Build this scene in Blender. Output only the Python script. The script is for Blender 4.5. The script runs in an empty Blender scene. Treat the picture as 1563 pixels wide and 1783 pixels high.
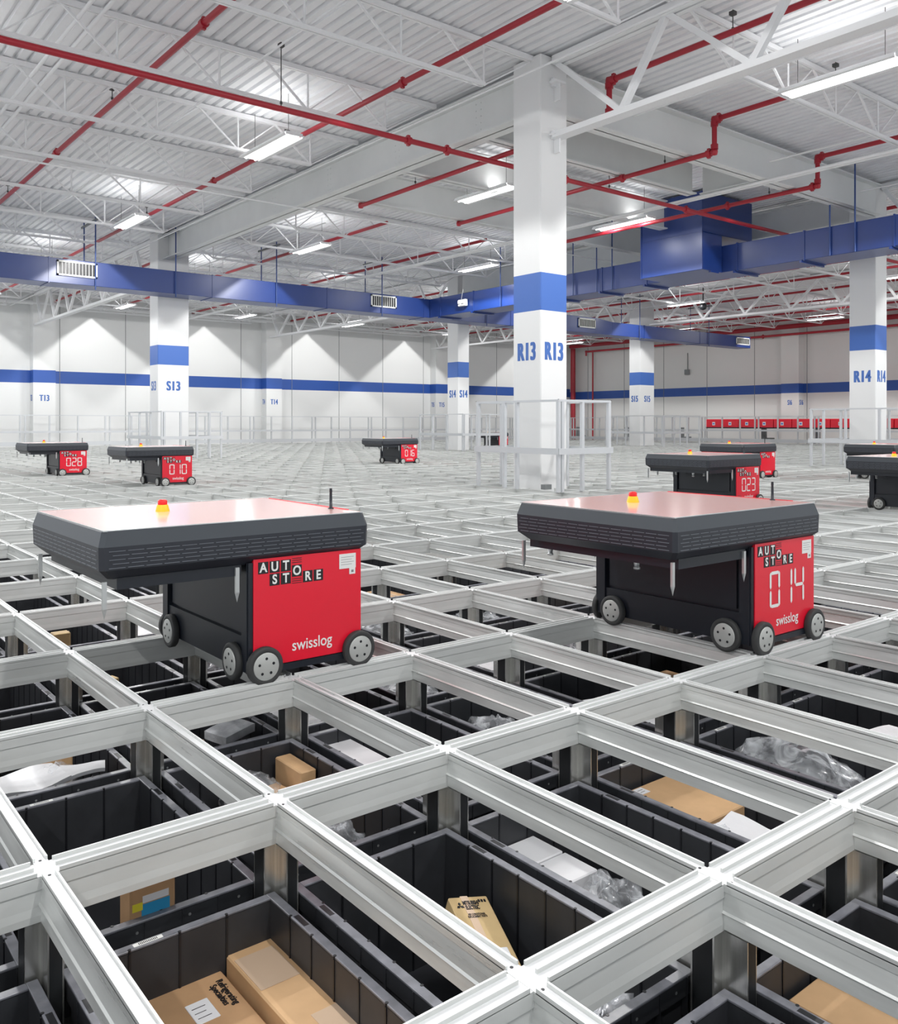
import bpy, math, random
from math import pi, sin, cos, radians as rad
from mathutils import Vector, Matrix, noise
random.seed(7)
COL = bpy.context.scene.collection
SC = bpy.context.scene

# ------------------------------------------------------------------ helpers
class MB:
    """collects shapes into one mesh"""
    def __init__(s): s.v=[]; s.f=[]; s.m=[]; s.sm=[]
    def add(s, vs, fs, mi=0, smooth=False):
        o=len(s.v); s.v+= [tuple(v) for v in vs]
        for f in fs: s.f.append(tuple(i+o for i in f)); s.m.append(mi); s.sm.append(smooth)
        return s
    def box(s, x0,x1,y0,y1,z0,z1, mi=0, M=None):
        vs=[(x0,y0,z0),(x1,y0,z0),(x1,y1,z0),(x0,y1,z0),(x0,y0,z1),(x1,y0,z1),(x1,y1,z1),(x0,y1,z1)]
        if M is not None: vs=[M@Vector(v) for v in vs]
        return s.add(vs,[(3,2,1,0),(4,5,6,7),(0,1,5,4),(1,2,6,5),(2,3,7,6),(3,0,4,7)],mi)
    def bbox(s, x0,x1,y0,y1,z0,z1,b=.01, mi=0, M=None):
        """box with chamfered vertical edges and top edge"""
        def ring(z,i):
            return [(x0+b,y0+i,z),(x1-b,y0+i,z),(x1-i,y0+b,z),(x1-i,y1-b,z),(x1-b,y1-i,z),(x0+b,y1-i,z),(x0+i,y1-b,z),(x0+i,y0+b,z)]
        rs=[ring(z0+b*.7,0),ring(z1-b*.7,0)]
        def ins(z): return [(x0+b,y0+b*.8,z),(x1-b,y0+b*.8,z),(x1-b*.8,y0+b,z),(x1-b*.8,y1-b,z),(x1-b,y1-b*.8,z),(x0+b,y1-b*.8,z),(x0+b*.8,y1-b,z),(x0+b*.8,y0+b,z)]
        rs=[ins(z0)]+rs+[ins(z1)]
        vs=[p for r in rs for p in r]
        if M is not None: vs=[M@Vector(v) for v in vs]
        fs=[tuple(reversed(range(8))),tuple(range(24,32))]
        for k in range(3):
            for i in range(8):
                j=(i+1)%8; fs.append((k*8+i,k*8+j,k*8+8+j,k*8+8+i))
        return s.add(vs,fs,mi)
    def tube(s, a, b, r, n=8, r2=None, mi=0, caps=True, smooth=True):
        a=Vector(a); b=Vector(b); d=(b-a)
        if d.length<1e-6: return s
        d.normalize(); u=d.orthogonal().normalized()
        if n==4: 
            up=Vector((0,0,1))
            if abs(d.z)<.95: u=(d.cross(up)).normalized()
            w=d.cross(u); u=(u+w).normalized()
        w=d.cross(u); r2=r if r2 is None else r2
        vs=[a+(u*cos(2*pi*i/n)+w*sin(2*pi*i/n))*r for i in range(n)]+[b+(u*cos(2*pi*i/n)+w*sin(2*pi*i/n))*r2 for i in range(n)]
        fs=[(i,(i+1)%n,n+(i+1)%n,n+i) for i in range(n)]
        s.add(vs,fs,mi,smooth and n>4)
        if caps: s.add(vs,[tuple(reversed(range(n))),tuple(range(n,2*n))],mi)
        return s
    def lathe(s, prof, c, axis='z', n=24, mi=0, smooth=True):
        """prof: list of (r,h) ; revolve about axis through c"""
        ax={'x':(Vector((0,1,0)),Vector((0,0,1)),Vector((1,0,0))),'y':(Vector((0,0,1)),Vector((1,0,0)),Vector((0,1,0))),'z':(Vector((1,0,0)),Vector((0,1,0)),Vector((0,0,1)))}[axis]
        c=Vector(c); vs=[]
        for r,h in prof:
            for i in range(n): vs.append(c+ax[0]*r*cos(2*pi*i/n)+ax[1]*r*sin(2*pi*i/n)+ax[2]*h)
        fs=[]
        for k in range(len(prof)-1):
            for i in range(n):
                j=(i+1)%n; fs.append((k*n+i,k*n+j,(k+1)*n+j,(k+1)*n+i))
        s.add(vs,fs,mi,smooth)
        s.add(vs[:n],[tuple(reversed(range(n)))],mi); s.add(vs[-n:],[tuple(range(n))],mi)
        return s
    def extr(s, prof, axis, a, b, mi=0, mids=None):
        """extrude closed 2D profile along 'x' (prof=(y,z)) or 'y' (prof=(x,z)); mids: material per profile edge"""
        n=len(prof)
        P=lambda t:[(t,p,q) if axis=='x' else (p,t,q) for p,q in prof]
        o=len(s.v); s.v+=P(a)+P(b)
        for i in range(n):
            s.f.append((o+i,o+(i+1)%n,o+n+(i+1)%n,o+n+i)); s.m.append(mids[i] if mids else mi); s.sm.append(False)
        s.f.append(tuple(reversed(range(o,o+n)))); s.m.append(mi); s.sm.append(False)
        s.f.append(tuple(range(o+n,o+2*n))); s.m.append(mi); s.sm.append(False)
        return s
    def mesh(s, name, mats):
        me=bpy.data.meshes.new(name); me.from_pydata(s.v,[],s.f)
        for m in (mats if isinstance(mats,(list,tuple)) else [mats]): me.materials.append(m)
        me.polygons.foreach_set('material_index',s.m); me.polygons.foreach_set('use_smooth',s.sm)
        me.update()
        import bmesh
        bm=bmesh.new(); bm.from_mesh(me); bmesh.ops.recalc_face_normals(bm,faces=bm.faces); bm.to_mesh(me); bm.free()
        return me
    def obj(s, name, mats, parent=None, loc=(0,0,0)):
        o=bpy.data.objects.new(name, s.mesh(name,mats)); COL.objects.link(o); o.location=loc
        if parent: o.parent=parent
        return o

def tag(o,label=None,cat=None,group=None,kind=None):
    if label: o['label']=label
    if cat: o['category']=cat
    if group: o['group']=group
    if kind: o['kind']=kind
    return o
def empty(name,loc,label,cat,group=None,rz=0):
    o=bpy.data.objects.new(name,None); COL.objects.link(o); o.location=loc; o.rotation_euler=(0,0,rz)
    o.empty_display_size=.1
    return tag(o,label,cat,group)
def dup(root,loc,label=None,group=None,rz=None):
    r=root.copy(); COL.objects.link(r); r.location=loc
    if rz is not None: r.rotation_euler=(0,0,rz)
    if label: r['label']=label
    if group: r['group']=group
    kids=[c for c in bpy.data.objects if c.parent==root] if not hasattr(dup,'c') or root.name not in dup.c else dup.c[root.name]
    for ch in kids:
        c=ch.copy(); COL.objects.link(c); c.parent=r
        for g in [q for q in bpy.data.objects if q.parent==ch]:
            d=g.copy(); COL.objects.link(d); d.parent=c
    return r
def text_mesh(txt,size,mat,name='lettering',bold=.0,sx=1.0,depth=.001,align='CENTER',spacing=1.0,fat=0):
    cu=bpy.data.curves.new('t','FONT'); cu.body=txt; cu.size=size; cu.align_x=align; cu.align_y='CENTER'
    cu.extrude=depth; cu.offset=bold; cu.space_line=.85; cu.space_character=spacing
    o=bpy.data.objects.new('t',cu); COL.objects.link(o)
    dg=bpy.context.evaluated_depsgraph_get(); me=bpy.data.meshes.new_from_object(o.evaluated_get(dg))
    me.name=name; bpy.data.objects.remove(o); bpy.data.curves.remove(cu)
    for v in me.vertices: v.co.x*=sx
    if fat:
        import bmesh
        bm=bmesh.new()
        for k in (-1,-.33,.33,1):
            m2=me.copy(); m2.transform(Matrix.Translation((k*fat,0,k*.0001))); bm.from_mesh(m2); bpy.data.meshes.remove(m2)
        bm.to_mesh(me); bm.free()
    me.materials.clear(); me.materials.append(mat)
    return me
def text_obj(txt,size,mat,parent,M,name='lettering',**k):
    me=text_mesh(txt,size,mat,name,**k); me.transform(M)
    o=bpy.data.objects.new(name,me); COL.objects.link(o)
    if parent: o.parent=parent
    return o
def facing(loc,side):
    """matrix placing XY-plane text on a face looking towards -Y, -X or +Z"""
    if side=='-y': R=Matrix.Rotation(pi/2,4,'X')
    elif side=='-x': R=Matrix.Rotation(-pi/2,4,'Z')@Matrix.Rotation(pi/2,4,'X')
    else: R=Matrix.Identity(4)
    return Matrix.Translation(loc)@R

# ------------------------------------------------------------------ materials
def mat(name,col,rough=.5,metal=0,spec=.5,noise_s=0,noise_a=.06,bump=0,stretch=None,coat=0,coatr=.12,emit=None,estr=0,alpha=1,nscale_rough=0,trans=0):
    m=bpy.data.materials.new(name); m.use_nodes=True; nt=m.node_tree; b=nt.nodes['Principled BSDF']
    b.inputs['Base Color'].default_value=(*col,1); b.inputs['Roughness'].default_value=rough
    b.inputs['Metallic'].default_value=metal; b.inputs['Specular IOR Level'].default_value=spec
    b.inputs['Coat Weight'].default_value=coat; b.inputs['Coat Roughness'].default_value=coatr; b.inputs['Alpha'].default_value=alpha
    b.inputs['Transmission Weight'].default_value=trans
    if emit: b.inputs['Emission Color'].default_value=(*emit,1); b.inputs['Emission Strength'].default_value=estr
    if noise_s:
        tc=nt.nodes.new('ShaderNodeTexCoord'); mp=nt.nodes.new('ShaderNodeMapping'); nz=nt.nodes.new('ShaderNodeTexNoise')
        nt.links.new(tc.outputs['Object'],mp.inputs[0]); nt.links.new(mp.outputs[0],nz.inputs['Vector'])
        if stretch: mp.inputs['Scale'].default_value=stretch
        nz.inputs['Scale'].default_value=noise_s; nz.inputs['Detail'].default_value=5
        rp=nt.nodes.new('ShaderNodeMapRange'); rp.inputs['To Min'].default_value=1-noise_a; rp.inputs['To Max'].default_value=1+noise_a
        rp.inputs['From Min'].default_value=.3; rp.inputs['From Max'].default_value=.7
        nt.links.new(nz.outputs['Fac'],rp.inputs['Value'])
        mx=nt.nodes.new('ShaderNodeVectorMath'); mx.operation='SCALE'; mx.inputs[0].default_value=col
        nt.links.new(rp.outputs[0],mx.inputs['Scale']); nt.links.new(mx.outputs[0],b.inputs['Base Color'])
        if nscale_rough:
            r2=nt.nodes.new('ShaderNodeMapRange'); r2.inputs['To Min'].default_value=rough-nscale_rough; r2.inputs['To Max'].default_value=rough+nscale_rough
            r2.inputs['From Min'].default_value=.3; r2.inputs['From Max'].default_value=.7
            nt.links.new(nz.outputs['Fac'],r2.inputs['Value']); nt.links.new(r2.outputs[0],b.inputs['Roughness'])
        if bump:
            bp=nt.nodes.new('ShaderNodeBump'); bp.inputs['Strength'].default_value=bump; bp.inputs['Distance'].default_value=.01
            nt.links.new(nz.outputs['Fac'],bp.inputs['Height']); nt.links.new(bp.outputs[0],b.inputs['Normal'])
    return m
def striped(name,white,blue,z0,z1,rough=.45,seams=None):
    """white paint with a blue band painted between heights z0 and z1"""
    m=mat(name,white,rough); nt=m.node_tree; b=nt.nodes['Principled BSDF']
    g=nt.nodes.new('ShaderNodeNewGeometry'); sp=nt.nodes.new('ShaderNodeSeparateXYZ'); nt.links.new(g.outputs['Position'],sp.inputs[0])
    a=nt.nodes.new('ShaderNodeMath'); a.operation='GREATER_THAN'; a.inputs[1].default_value=z0; nt.links.new(sp.outputs['Z'],a.inputs[0])
    c=nt.nodes.new('ShaderNodeMath'); c.operation='LESS_THAN'; c.inputs[1].default_value=z1; nt.links.new(sp.outputs['Z'],c.inputs[0])
    d=nt.nodes.new('ShaderNodeMath'); d.operation='MULTIPLY'; nt.links.new(a.outputs[0],d.inputs[0]); nt.links.new(c.outputs[0],d.inputs[1])
    mx=nt.nodes.new('ShaderNodeMix'); mx.data_type='RGBA'; mx.inputs['A'].default_value=(*white,1); mx.inputs['B'].default_value=(*blue,1)
    nt.links.new(d.outputs[0],mx.inputs['Factor']); nt.links.new(mx.outputs['Result'],b.inputs['Base Color'])
    return m
BLUE=(.022,.085,.36)
m_alu=mat('rail_aluminium',(.60,.615,.60),.45,.12,noise_s=6,noise_a=.05,stretch=(1,1,3),nscale_rough=.06)
m_brush=mat('brushed_aluminium',(.68,.695,.68),.33,.38,noise_s=5,noise_a=.16,stretch=(3,.5,6),nscale_rough=.08)
m_track=mat('track_surface',(.72,.73,.74),.45,.05)
m_post=mat('post_aluminium',(.66,.66,.63),.26,.85,noise_s=3,noise_a=.16,stretch=(30,30,.4))
m_postend=mat('post_end_shadow',(.018,.02,.022),.5,.2)
m_binb=mat('bin_plastic',(.034,.036,.041),.42,spec=.45,noise_s=14,noise_a=.15)
m_rim=mat('bin_rim_plastic',(.17,.175,.20),.34,spec=.7,noise_s=30,noise_a=.25)
m_dark=mat('black_plastic',(.008,.009,.012),.4)
m_white=mat('white_paint',(.80,.81,.81),.5)
m_struct=mat('white_steel_paint',(.85,.86,.87),.5)
m_deck=mat('roof_deck_paint',(.85,.86,.88),.55,noise_s=1.5,noise_a=.04)
m_beam=mat('beam_paint',(.74,.76,.755),.5,noise_s=2,noise_a=.03)
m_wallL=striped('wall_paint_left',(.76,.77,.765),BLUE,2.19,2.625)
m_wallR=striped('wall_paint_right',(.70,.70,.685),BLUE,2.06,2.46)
m_col=striped('column_paint',(.77,.78,.78),(.05,.14,.46),2.16,2.62)
m_red=mat('red_robot_cover',(.74,.008,.030),.30,spec=.5,coat=.2)
m_top=mat('red_lid_painted_sheen',(1.0,.55,.50),.30,spec=.9,coat=1.0)  # red lid lightened to pink: the ceiling's grazing reflection put into base colour
m_blk=mat('black_robot_body',(.010,.013,.020),.35,spec=.5)
m_cov=mat('charcoal_robot_cover',(.040,.048,.058),.42,spec=.5)
m_covd=mat('charcoal_louvre',(.022,.025,.034),.4)
m_lou=mat('louvre_edge',(.15,.165,.19),.35)
m_rub=mat('rubber_tyre',(.035,.036,.036),.7)
m_hub=mat('wheel_hub',(.48,.49,.47),.45,.3)
m_chrome=mat('steel_pin',(.60,.62,.62),.28,.7)
m_yel=mat('yellow_plastic',(.90,.60,.02),.4)
m_redb=mat('red_button',(.75,.01,.01),.35)
m_txtw=mat('white_vinyl',(.78,.78,.76),.5)
m_txtk=mat('black_ink',(.01,.01,.012),.5)
m_txtb=mat('blue_lettering',(.05,.14,.44),.5)
m_pipe=mat('red_pipe_paint',(.37,.014,.028),.38)
m_duct=mat('blue_duct_paint',(.009,.038,.20),.34,spec=.6,noise_s=1.2,noise_a=.05,coat=.35,coatr=.4)
m_fence=mat('fence_aluminium',(.62,.64,.66),.38,.4)
m_card=mat('cardboard',(.50,.30,.155),.75,noise_s=25,noise_a=.05)
m_card2=mat('tan_cardboard',(.55,.40,.20),.7,noise_s=25,noise_a=.05)
m_card3=mat('light_cardboard',(.60,.38,.20),.7,noise_s=20,noise_a=.05)
m_tape=mat('packing_tape',(.62,.46,.33),.25,spec=.6)
m_paper=mat('white_paper',(.80,.80,.82),.6)
m_bag=mat('clear_plastic_bag',(.88,.91,.95),.10,spec=1.0,alpha=.36,noise_s=14,noise_a=.1,bump=.5)
def bagmat(m):
    nt=m.node_tree; b=nt.nodes['Principled BSDF']; tc=nt.nodes.new('ShaderNodeTexCoord'); nz=nt.nodes.new('ShaderNodeTexNoise')
    nz.inputs['Scale'].default_value=9; nz.inputs['Detail'].default_value=6; nz.inputs['Distortion'].default_value=2.5
    nt.links.new(tc.outputs['Object'],nz.inputs['Vector']); r=nt.nodes.new('ShaderNodeMapRange')
    r.inputs['From Min'].default_value=.45; r.inputs['From Max'].default_value=.68; r.inputs['To Min'].default_value=.14; r.inputs['To Max'].default_value=.70
    nt.links.new(nz.outputs['Fac'],r.inputs['Value']); nt.links.new(r.outputs[0],b.inputs['Alpha'])
bagmat(m_bag)
m_foil=mat('silver_wrap',(.72,.74,.78),.25,.4,noise_s=18,noise_a=.25,bump=.8)
m_bluel=mat('blue_label',(.03,.33,.62),.5)
m_yell=mat('yellow_tape',(.85,.75,.05),.5)
m_redl=mat('red_print',(.8,.05,.1),.5)
m_pink=mat('pink_wrap',(.85,.25,.42),.4,bump=.4,noise_s=10,noise_a=.2)
m_conc=mat('concrete',(.30,.30,.29),.8,noise_s=3,noise_a=.1)
m_emit=mat('lit_tube',(1,1,1),.5,emit=(1,.99,.97),estr=4.5)
m_fix=mat('fixture_paint',(.86,.87,.88),.35)
m_grey=mat('grey_plate',(.20,.215,.22),.5)
m_vent=mat('vent_frame',(.82,.82,.79),.45)
m_rod=mat('blue_rod',(.03,.07,.24),.5)
m_blkrod=mat('dark_rod',(.06,.06,.06),.5)
m_sign=mat('blue_sign',(.06,.18,.6),.5)

# ------------------------------------------------------------------ grid
A,B=.45407,.76
X0,Y0=.41106,1.66388
def node(i,j): return X0+i*A, Y0-j*B
I0,I1=-7,69
J0,J1=-39,4
XMIN,XMAX=node(I0,0)[0],node(I1,0)[0]
YMAX,YMIN=node(0,J0)[1],node(0,J1)[1]
COLS=[('R13',7.485,7.945,7.58,8.07),('S13',7.46,8.21,20.2,20.73),('S14',16.50,16.94,20.2,20.7),('R14',16.352,16.80,7.75,8.25),('S15',24.93,25.72,20.2,20.7),('R15',25.1,25.6,7.7,8.2)]
def runs(a,b,blocks):
    out=[]; cur=a
    for p,q in sorted(blocks):
        if p>cur: out.append((cur,min(p,b)))
        cur=max(cur,q)
    if cur<b: out.append((cur,b))
    return out
LIP=.007
UW,VW=.026,.0125      # half widths of double and single rail
TZ=-.007
GL_U='double-grooved aluminium rails of the robot grid'
GL_V='single-groove aluminium rails of the robot grid'
def ridge(mb,x0,x1,y0,y1):
    vs=[(x0,y0,TZ-.001),(x1,y0,TZ-.001),(x1,y1,TZ-.001),(x0,y1,TZ-.001),(x0,y0,0),(x1,y0,0),(x1,y1,0),(x0,y1,0)]
    mb.add(vs,[(0,1,5,4),(1,2,6,5),(2,3,7,6),(3,0,4,7)],0); mb.add(vs,[(4,5,6,7)],1)
def u_rail(j):
    y=node(0,j)[1]; mb=MB(); H=.086
    blk=[(c[1]-.05,c[2]+.05) for c in COLS if c[3]-.06<y<c[4]+.06]
    # body profile (y,z)
    pr=[(-UW,TZ),(-UW,-.030),(-UW+.0025,-.031),(-UW+.0012,-.060),(-UW-.0006,-.074),(-UW-.0006,-H),(UW+.0006,-H),(UW+.0006,-.074),(UW-.0012,-.060),(UW-.0025,-.031),(UW,-.030),(UW,TZ)]
    md=[0]*11+[1]
    for a,b in runs(XMIN-.2,XMAX+.2,blk):
        mb.extr([(p+y,q) for p,q in pr],'x',a,b,0,md)
    for i in range(I0,I1):
        a=node(i,0)[0]+VW+.006; b=a+A-2*VW-.012
        if any(p<b and q>a for p,q in blk): continue
        for c,w in ((-UW+.0018,.0018),(0,.0022),(UW-.0018,.0018)):
            ridge(mb,a,b,y+c-w,y+c+w)
    return mb
def v_rail(i):
    x=node(i,0)[0]; mb=MB(); H=.084
    blk=[(c[3]-.05,c[4]+.05) for c in COLS if c[1]-.05<x<c[2]+.05]
    pr=[(-VW,TZ+.0006),(-VW,-.020),(-VW+.003,-.022),(-VW-.001,-.052),(-VW-.004,-.056),(-VW+.001,-.060),(-VW-.001,-H),(VW+.001,-H),(VW-.001,-.060),(VW+.004,-.056),(VW+.001,-.052),(VW-.003,-.022),(VW,-.020),(VW,TZ+.0006)]
    md=[0]*13+[1]
    for a,b in runs(YMIN-.2,YMAX+.2,blk):
        mb.extr([(p+x,q) for p,q in pr],'y',a,b,0,md)
    for j in range(J0,J1):
        b=node(0,j)[1]-UW-.005; a=b-B+2*UW+.010
        if any(p<b and q>a for p,q in blk): continue
        for c in (-VW+.0018,VW-.0018):
            ridge(mb,x+c-.0018,x+c+.0018,a,b)
    # small bolt holes either side of the near crossings
    if -3<i<10:
        for j in range(-4,3):
            yy=node(0,j)[1]
            for s in (-1,1): mb.tube((x,yy+s*.032,TZ+.0004),(x,yy+s*.032,TZ+.0012),.0028,10,mi=2)
    return mb
for j in range(J0,J1+1):
    o=u_rail(j).obj('double_track_rail',[m_alu,m_track])
    lab={0:"double-grooved silver rail under the front wheels of robot 014",-1:'double-grooved silver rail carrying the front wheels of the red robot without number left of 014',
         1:'double-grooved silver rail crossing the lower right corner, nearest of the double rails'}.get(j,'double-grooved silver aluminium rail of the robot grid running towards the far right wall')
    tag(o,lab,'rail',GL_U)
for i in range(I0,I1+1):
    o=v_rail(i).obj('single_track_rail',[m_brush,m_track,m_dark])
    lab={0:'single-groove silver rail leaving the frame at the lower left, left of the two brown cartons',1:'single-groove silver rail between the carton bin and the tan carton bin in front',
         2:'single-groove silver rail right of the bin with the tan leaning carton',5:'single-groove silver rail under the black left side wheels of robot 014'}.get(i,'single-groove silver aluminium rail of the robot grid running away towards the left wall')
    tag(o,lab,'rail',GL_V)

# grid posts (plus-shaped extrusions) under the nearest crossings
FWD=(.62472,.78085); RGT=(.78085,-.62472)
def cam_xz(x,y): return RGT[0]*x+RGT[1]*y, FWD[0]*x+FWD[1]*y
def in_view(x,y,far,m=.25):
    X,Z=cam_xz(x,y)
    return .35<Z<far and abs(X)<Z*.513+m+.15
pm=MB()
for (hx,hy) in ((.038,.024),(.0135,.072)):
    pm.box(-hx,hx,-hy,hy,-1.78,-.0865)
for s in (-1,1):   # dark plates on the arm ends: the dim interior's reflection put into colour
    pm.box(s*.0381-.0005,s*.0381+.0005,-.020,.020,-1.7,-.0868,1)
    pm.box(-.0105,.0105,s*.0721-.0005,s*.0721+.0005,-1.7,-.0868,1)
    for t in (-1,1):
        pm.box(s*.012-.001,s*.012+.001,t*.0255-.001,t*.0255+.001,-1.7,-.0868,0)
post0=None
for i in range(-4,16):
    for j in range(-7,4):
        x,y=node(i,j)
        if not in_view(x,y,5.2,.8) or any(c[1]-.1<x<c[2]+.1 and c[3]-.1<y<c[4]+.1 for c in COLS): continue
        if post0 is None:
            p=post0=pm.obj('grid_post',[m_post,m_postend])
        else:
            p=post0.copy(); COL.objects.link(p)
        p.location=(x,y,0)
        lab={(1,0):'aluminium grid post between the two-carton bin and the fragile bag bin',(2,0):'aluminium grid post at the far corner of the bin with the tan leaning carton',
             (3,0):'aluminium grid post at the far corner of the bin with white cartons',(2,1):'aluminium grid post under the lower right rail crossing'}.get((i,j),'aluminium grid post standing under a rail crossing')
        tag(p,lab,'post','aluminium posts under the rail crossings')

# ------------------------------------------------------------------ bins
BW,BL,BH=.416,.698,.30      # outer size
ZR=-.180                    # rim height
def make_bin():
    root=empty('storage_bin',(0,0,0),'bin','bin')
    t=MB(); w=.019; hx,hy=BW/2,BL/2
    # walls & floor, slightly inset from rim
    o=.010
    for s in (-1,1):
        x=s*(hx-w); xo=s*(hx-o)
        t.box(min(x,xo),max(x,xo),-hy+o,hy-o,-BH,-.004)
        y=s*(hy-w); yo=s*(hy-o)
        t.box(-hx+o,hx-o,min(y,yo),max(y,yo),-BH,-.004)
    t.box(-hx+o,hx-o,-hy+o,hy-o,-BH,-BH+.012)
    # inner panel joints (dark grooves proud ribs)
    ny=8
    for k in range(1,ny):
        y=-hy+w+(2*hy-2*w)*k/ny
        for s in (-1,1): t.box(s*(hx-w)-.0016,s*(hx-w)+.0016,y-.0022,y+.0022,-BH,-.006,1)
    nx=4
    for k in range(1,nx):
        x=-hx+w+(2*hx-2*w)*k/nx
        for s in (-1,1): t.box(x-.0022,x+.0022,s*(hy-w)-.0016,s*(hy-w)+.0016,-BH,-.006,1)
    # outer skirt with ribs below the rim
    for s in (-1,1):
        t.box(min(s*hx,s*(hx-.003)),max(s*hx,s*(hx-.003)),-hy,hy,-.036,-.004)
        t.box(-hx,hx,min(s*hy,s*(hy-.003)),max(s*hy,s*(hy-.003)),-.036,-.004)
        for k in range(9):
            y=-hy+.02+(BL-.04)*k/8; t.box(s*(hx-.004)-.006,s*(hx-.004)+.006 if s>0 else s*(hx-.004)+.006,y-.001,y+.001,-.075,-.004)
        for k in range(6):
            x=-hx+.02+(BW-.04)*k/5; t.box(x-.001,x+.001,s*(hy-.004)-.006,s*(hy-.004)+.006,-.075,-.004)
    for s in (-1,1):
        for k in range(4): 
            x=-hx+.05+k*(BW-.1)/3; t.tube((x,s*hy,-.02),(x,s*(hy+.0006),-.02),.003,8,mi=2)
    t.obj('tub',[m_binb,m_dark,m_chrome],root)
    r=MB()
    for s in (-1,1):
        r.bbox(min(s*hx,s*(hx-w)),max(s*hx,s*(hx-w)),-hy,hy,-.006,.0,.0012)
        r.bbox(-hx+w,hx-w,min(s*hy,s*(hy-w)),max(s*hy,s*(hy-w)),-.006,-.0002,.0012)
        for yy in (-.22,.22): r.box(s*(hx-.0095)-.0055,s*(hx-.0095)+.0055,yy-.021,yy+.021,-.004,.0004,1)
        for k in range(1,8):
            y=-hy+w+(2*hy-2*w)*k/8; r.tube((s*(hx-w+.0015),y,-.004),(s*(hx-w+.0015),y,.0005),.0034,8,mi=1)
        for k in range(1,4):
            x=-hx+w+(2*hx-2*w)*k/4; r.tube((x,s*(hy-w+.0015),-.004),(x,s*(hy-w+.0015),.0005),.0034,8,mi=1)
    r.obj('rim',[m_rim,m_dark],root)
    l=MB(); l.bbox(-.085,-.03,hy-w+.003,hy-.005,-.0001,.0008,.001)
    for k in range(12): l.box(-.075+k*.003,-.0735+k*.003,hy-w+.005,hy-.007,.0008,.001,1)
    lo=l.obj('label_strip',[m_txtw,m_txtk],root); tag(lo,'small white barcode strip')
    return root
bin0=make_bin(); bin0_used=False
BINLAB={(0,0):'black storage bin holding two brown cartons side by side',(1,0):'black storage bin with a tan carton leaning inside',
 (2,0):'black storage bin with two white cartons and clear bags at its left side',(3,0):'black storage bin with a wide orange-brown carton and white paper',
 (4,0):'black storage bin filled by one large clear plastic bag',(0,-1):'mostly empty black storage bin with a blue-labelled carton at its near end',
 (1,-1):'black storage bin with a small brown carton and a fragile-taped bubble bag',(2,-1):'black storage bin with a long flat white box',
 (0,-2):'black storage bin with white envelopes at the left edge of the frame',(2,1):'black storage bin with a tan carton at the lower right edge',
 (1,1):'black storage bin at the bottom edge right of the nearest rail crossing',(-1,0):'black storage bin in the bottom left corner',
 (1,-2):'black storage bin with a grey wrapped booklet near its end',(1,-3):'black storage bin with an open small carton under the red robot without number',
 (0,-3):'black storage bin with a pink wrap and an orange carton at the left edge'}
def cellc(i,j): x,y=node(i,j); return x+A/2,y-B/2
def drop(i,j): 
    return {(2,0):-.004,(3,0):0,(0,-1):0}.get((i,j),0)
cells=[]
for i in range(-4,20):
    for j in range(-8,3):
        cx,cy=cellc(i,j)
        if in_view(cx,cy,6.3,.85): cells.append((i,j))
for (i,j) in cells:
    cx,cy=cellc(i,j)
    if not bin0_used: b=bin0; bin0_used=True; b.location=(cx,cy,ZR)
    else: b=dup(bin0,(cx,cy,ZR+drop(i,j)))
    b['label']=BINLAB.get((i,j),'black plastic storage bin seen in part between the grid rails')
    b['group']='black storage bins under the rails'

# ---- bin contents
def carton(name,x0,x1,y0,y1,zt,h,mt,label,cat='box',tape=True,rz=0,tilt=None,group=None,tapey=None):
    """carton whose top face is at height zt; origin at its base centre"""
    cx,cy=(x0+x1)/2,(y0+y1)/2; w,l=(x1-x0)/2,(y1-y0)/2
    h=zt-(ZR-BH+.0125)   # stands on the bin floor
    e=empty(name,(cx,cy,zt-h),label,cat,group,rz)
    if tilt: e.rotation_euler=tilt
    m=MB(); m.bbox(-w,w,-l,l,0,h,.004); m.obj('carton_body',mt,e)
    if tape:
        t=MB(); q=w*.16 if w<l else l*.16
        if w<l: t.box(-q,q,-l-.0004,l+.0004,h-.05,h+.0006); 
        else: t.box(-w-.0004,w+.0004,-q,q,h-.05,h+.0006)
        t.obj('tape',m_tape,e)
    return e,w,l,h
def label_plate(e,x0,x1,y0,y1,z,mt=None,lines=0,name='label'):
    m=MB(); m.bbox(x0,x1,y0,y1,z,z+.0012,.0012,0)
    for k in range(lines):
        yy=y1-(k+1.2)*(y1-y0)/(lines+1.2); m.box(x0+(x1-x0)*.15,x1-(x1-x0)*(.25+.1*(k%2)),yy-.0008,yy+.0008,z+.001,z+.0015,1)
    return m.obj(name,[mt or m_paper,m_txtk],e)
def bag(name,cx,cy,z,sx,sy,sz,mt,label,cat='bag',seed=0,amp=.45,group=None,n=44):
    m=MB(); vs=[];fs=[]; rows=n//2
    for a in range(rows+1):
        th=pi*a/rows
        for b_ in range(n):
            ph=2*pi*b_/n; p=Vector((sin(th)*cos(ph),sin(th)*sin(ph),cos(th)))
            d=noise.noise(p*1.7+Vector((seed*3.1,0,0)))*amp+ abs(noise.noise(p*4.5+Vector((0,seed*1.7,0))))*amp*.8+abs(noise.noise(p*9+Vector((seed,0,0))))*amp*.5-.2*amp
            k=1+d; q=Vector((p.x*sx*k,p.y*sy*k,p.z*sz*k))
            # squarish footprint
            q.x=math.copysign(min(abs(q.x),sx),q.x); q.y=math.copysign(min(abs(q.y),sy),q.y)
            vs.append(q)
    for a in range(rows):
        for b_ in range(n):
            c=(b_+1)%n; fs.append((a*n+b_,a*n+c,(a+1)*n+c,(a+1)*n+b_))
    m.add(vs,fs,0,True); o=m.obj(name,mt,None,(cx,cy,z)); return tag(o,label,cat,group)
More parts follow.
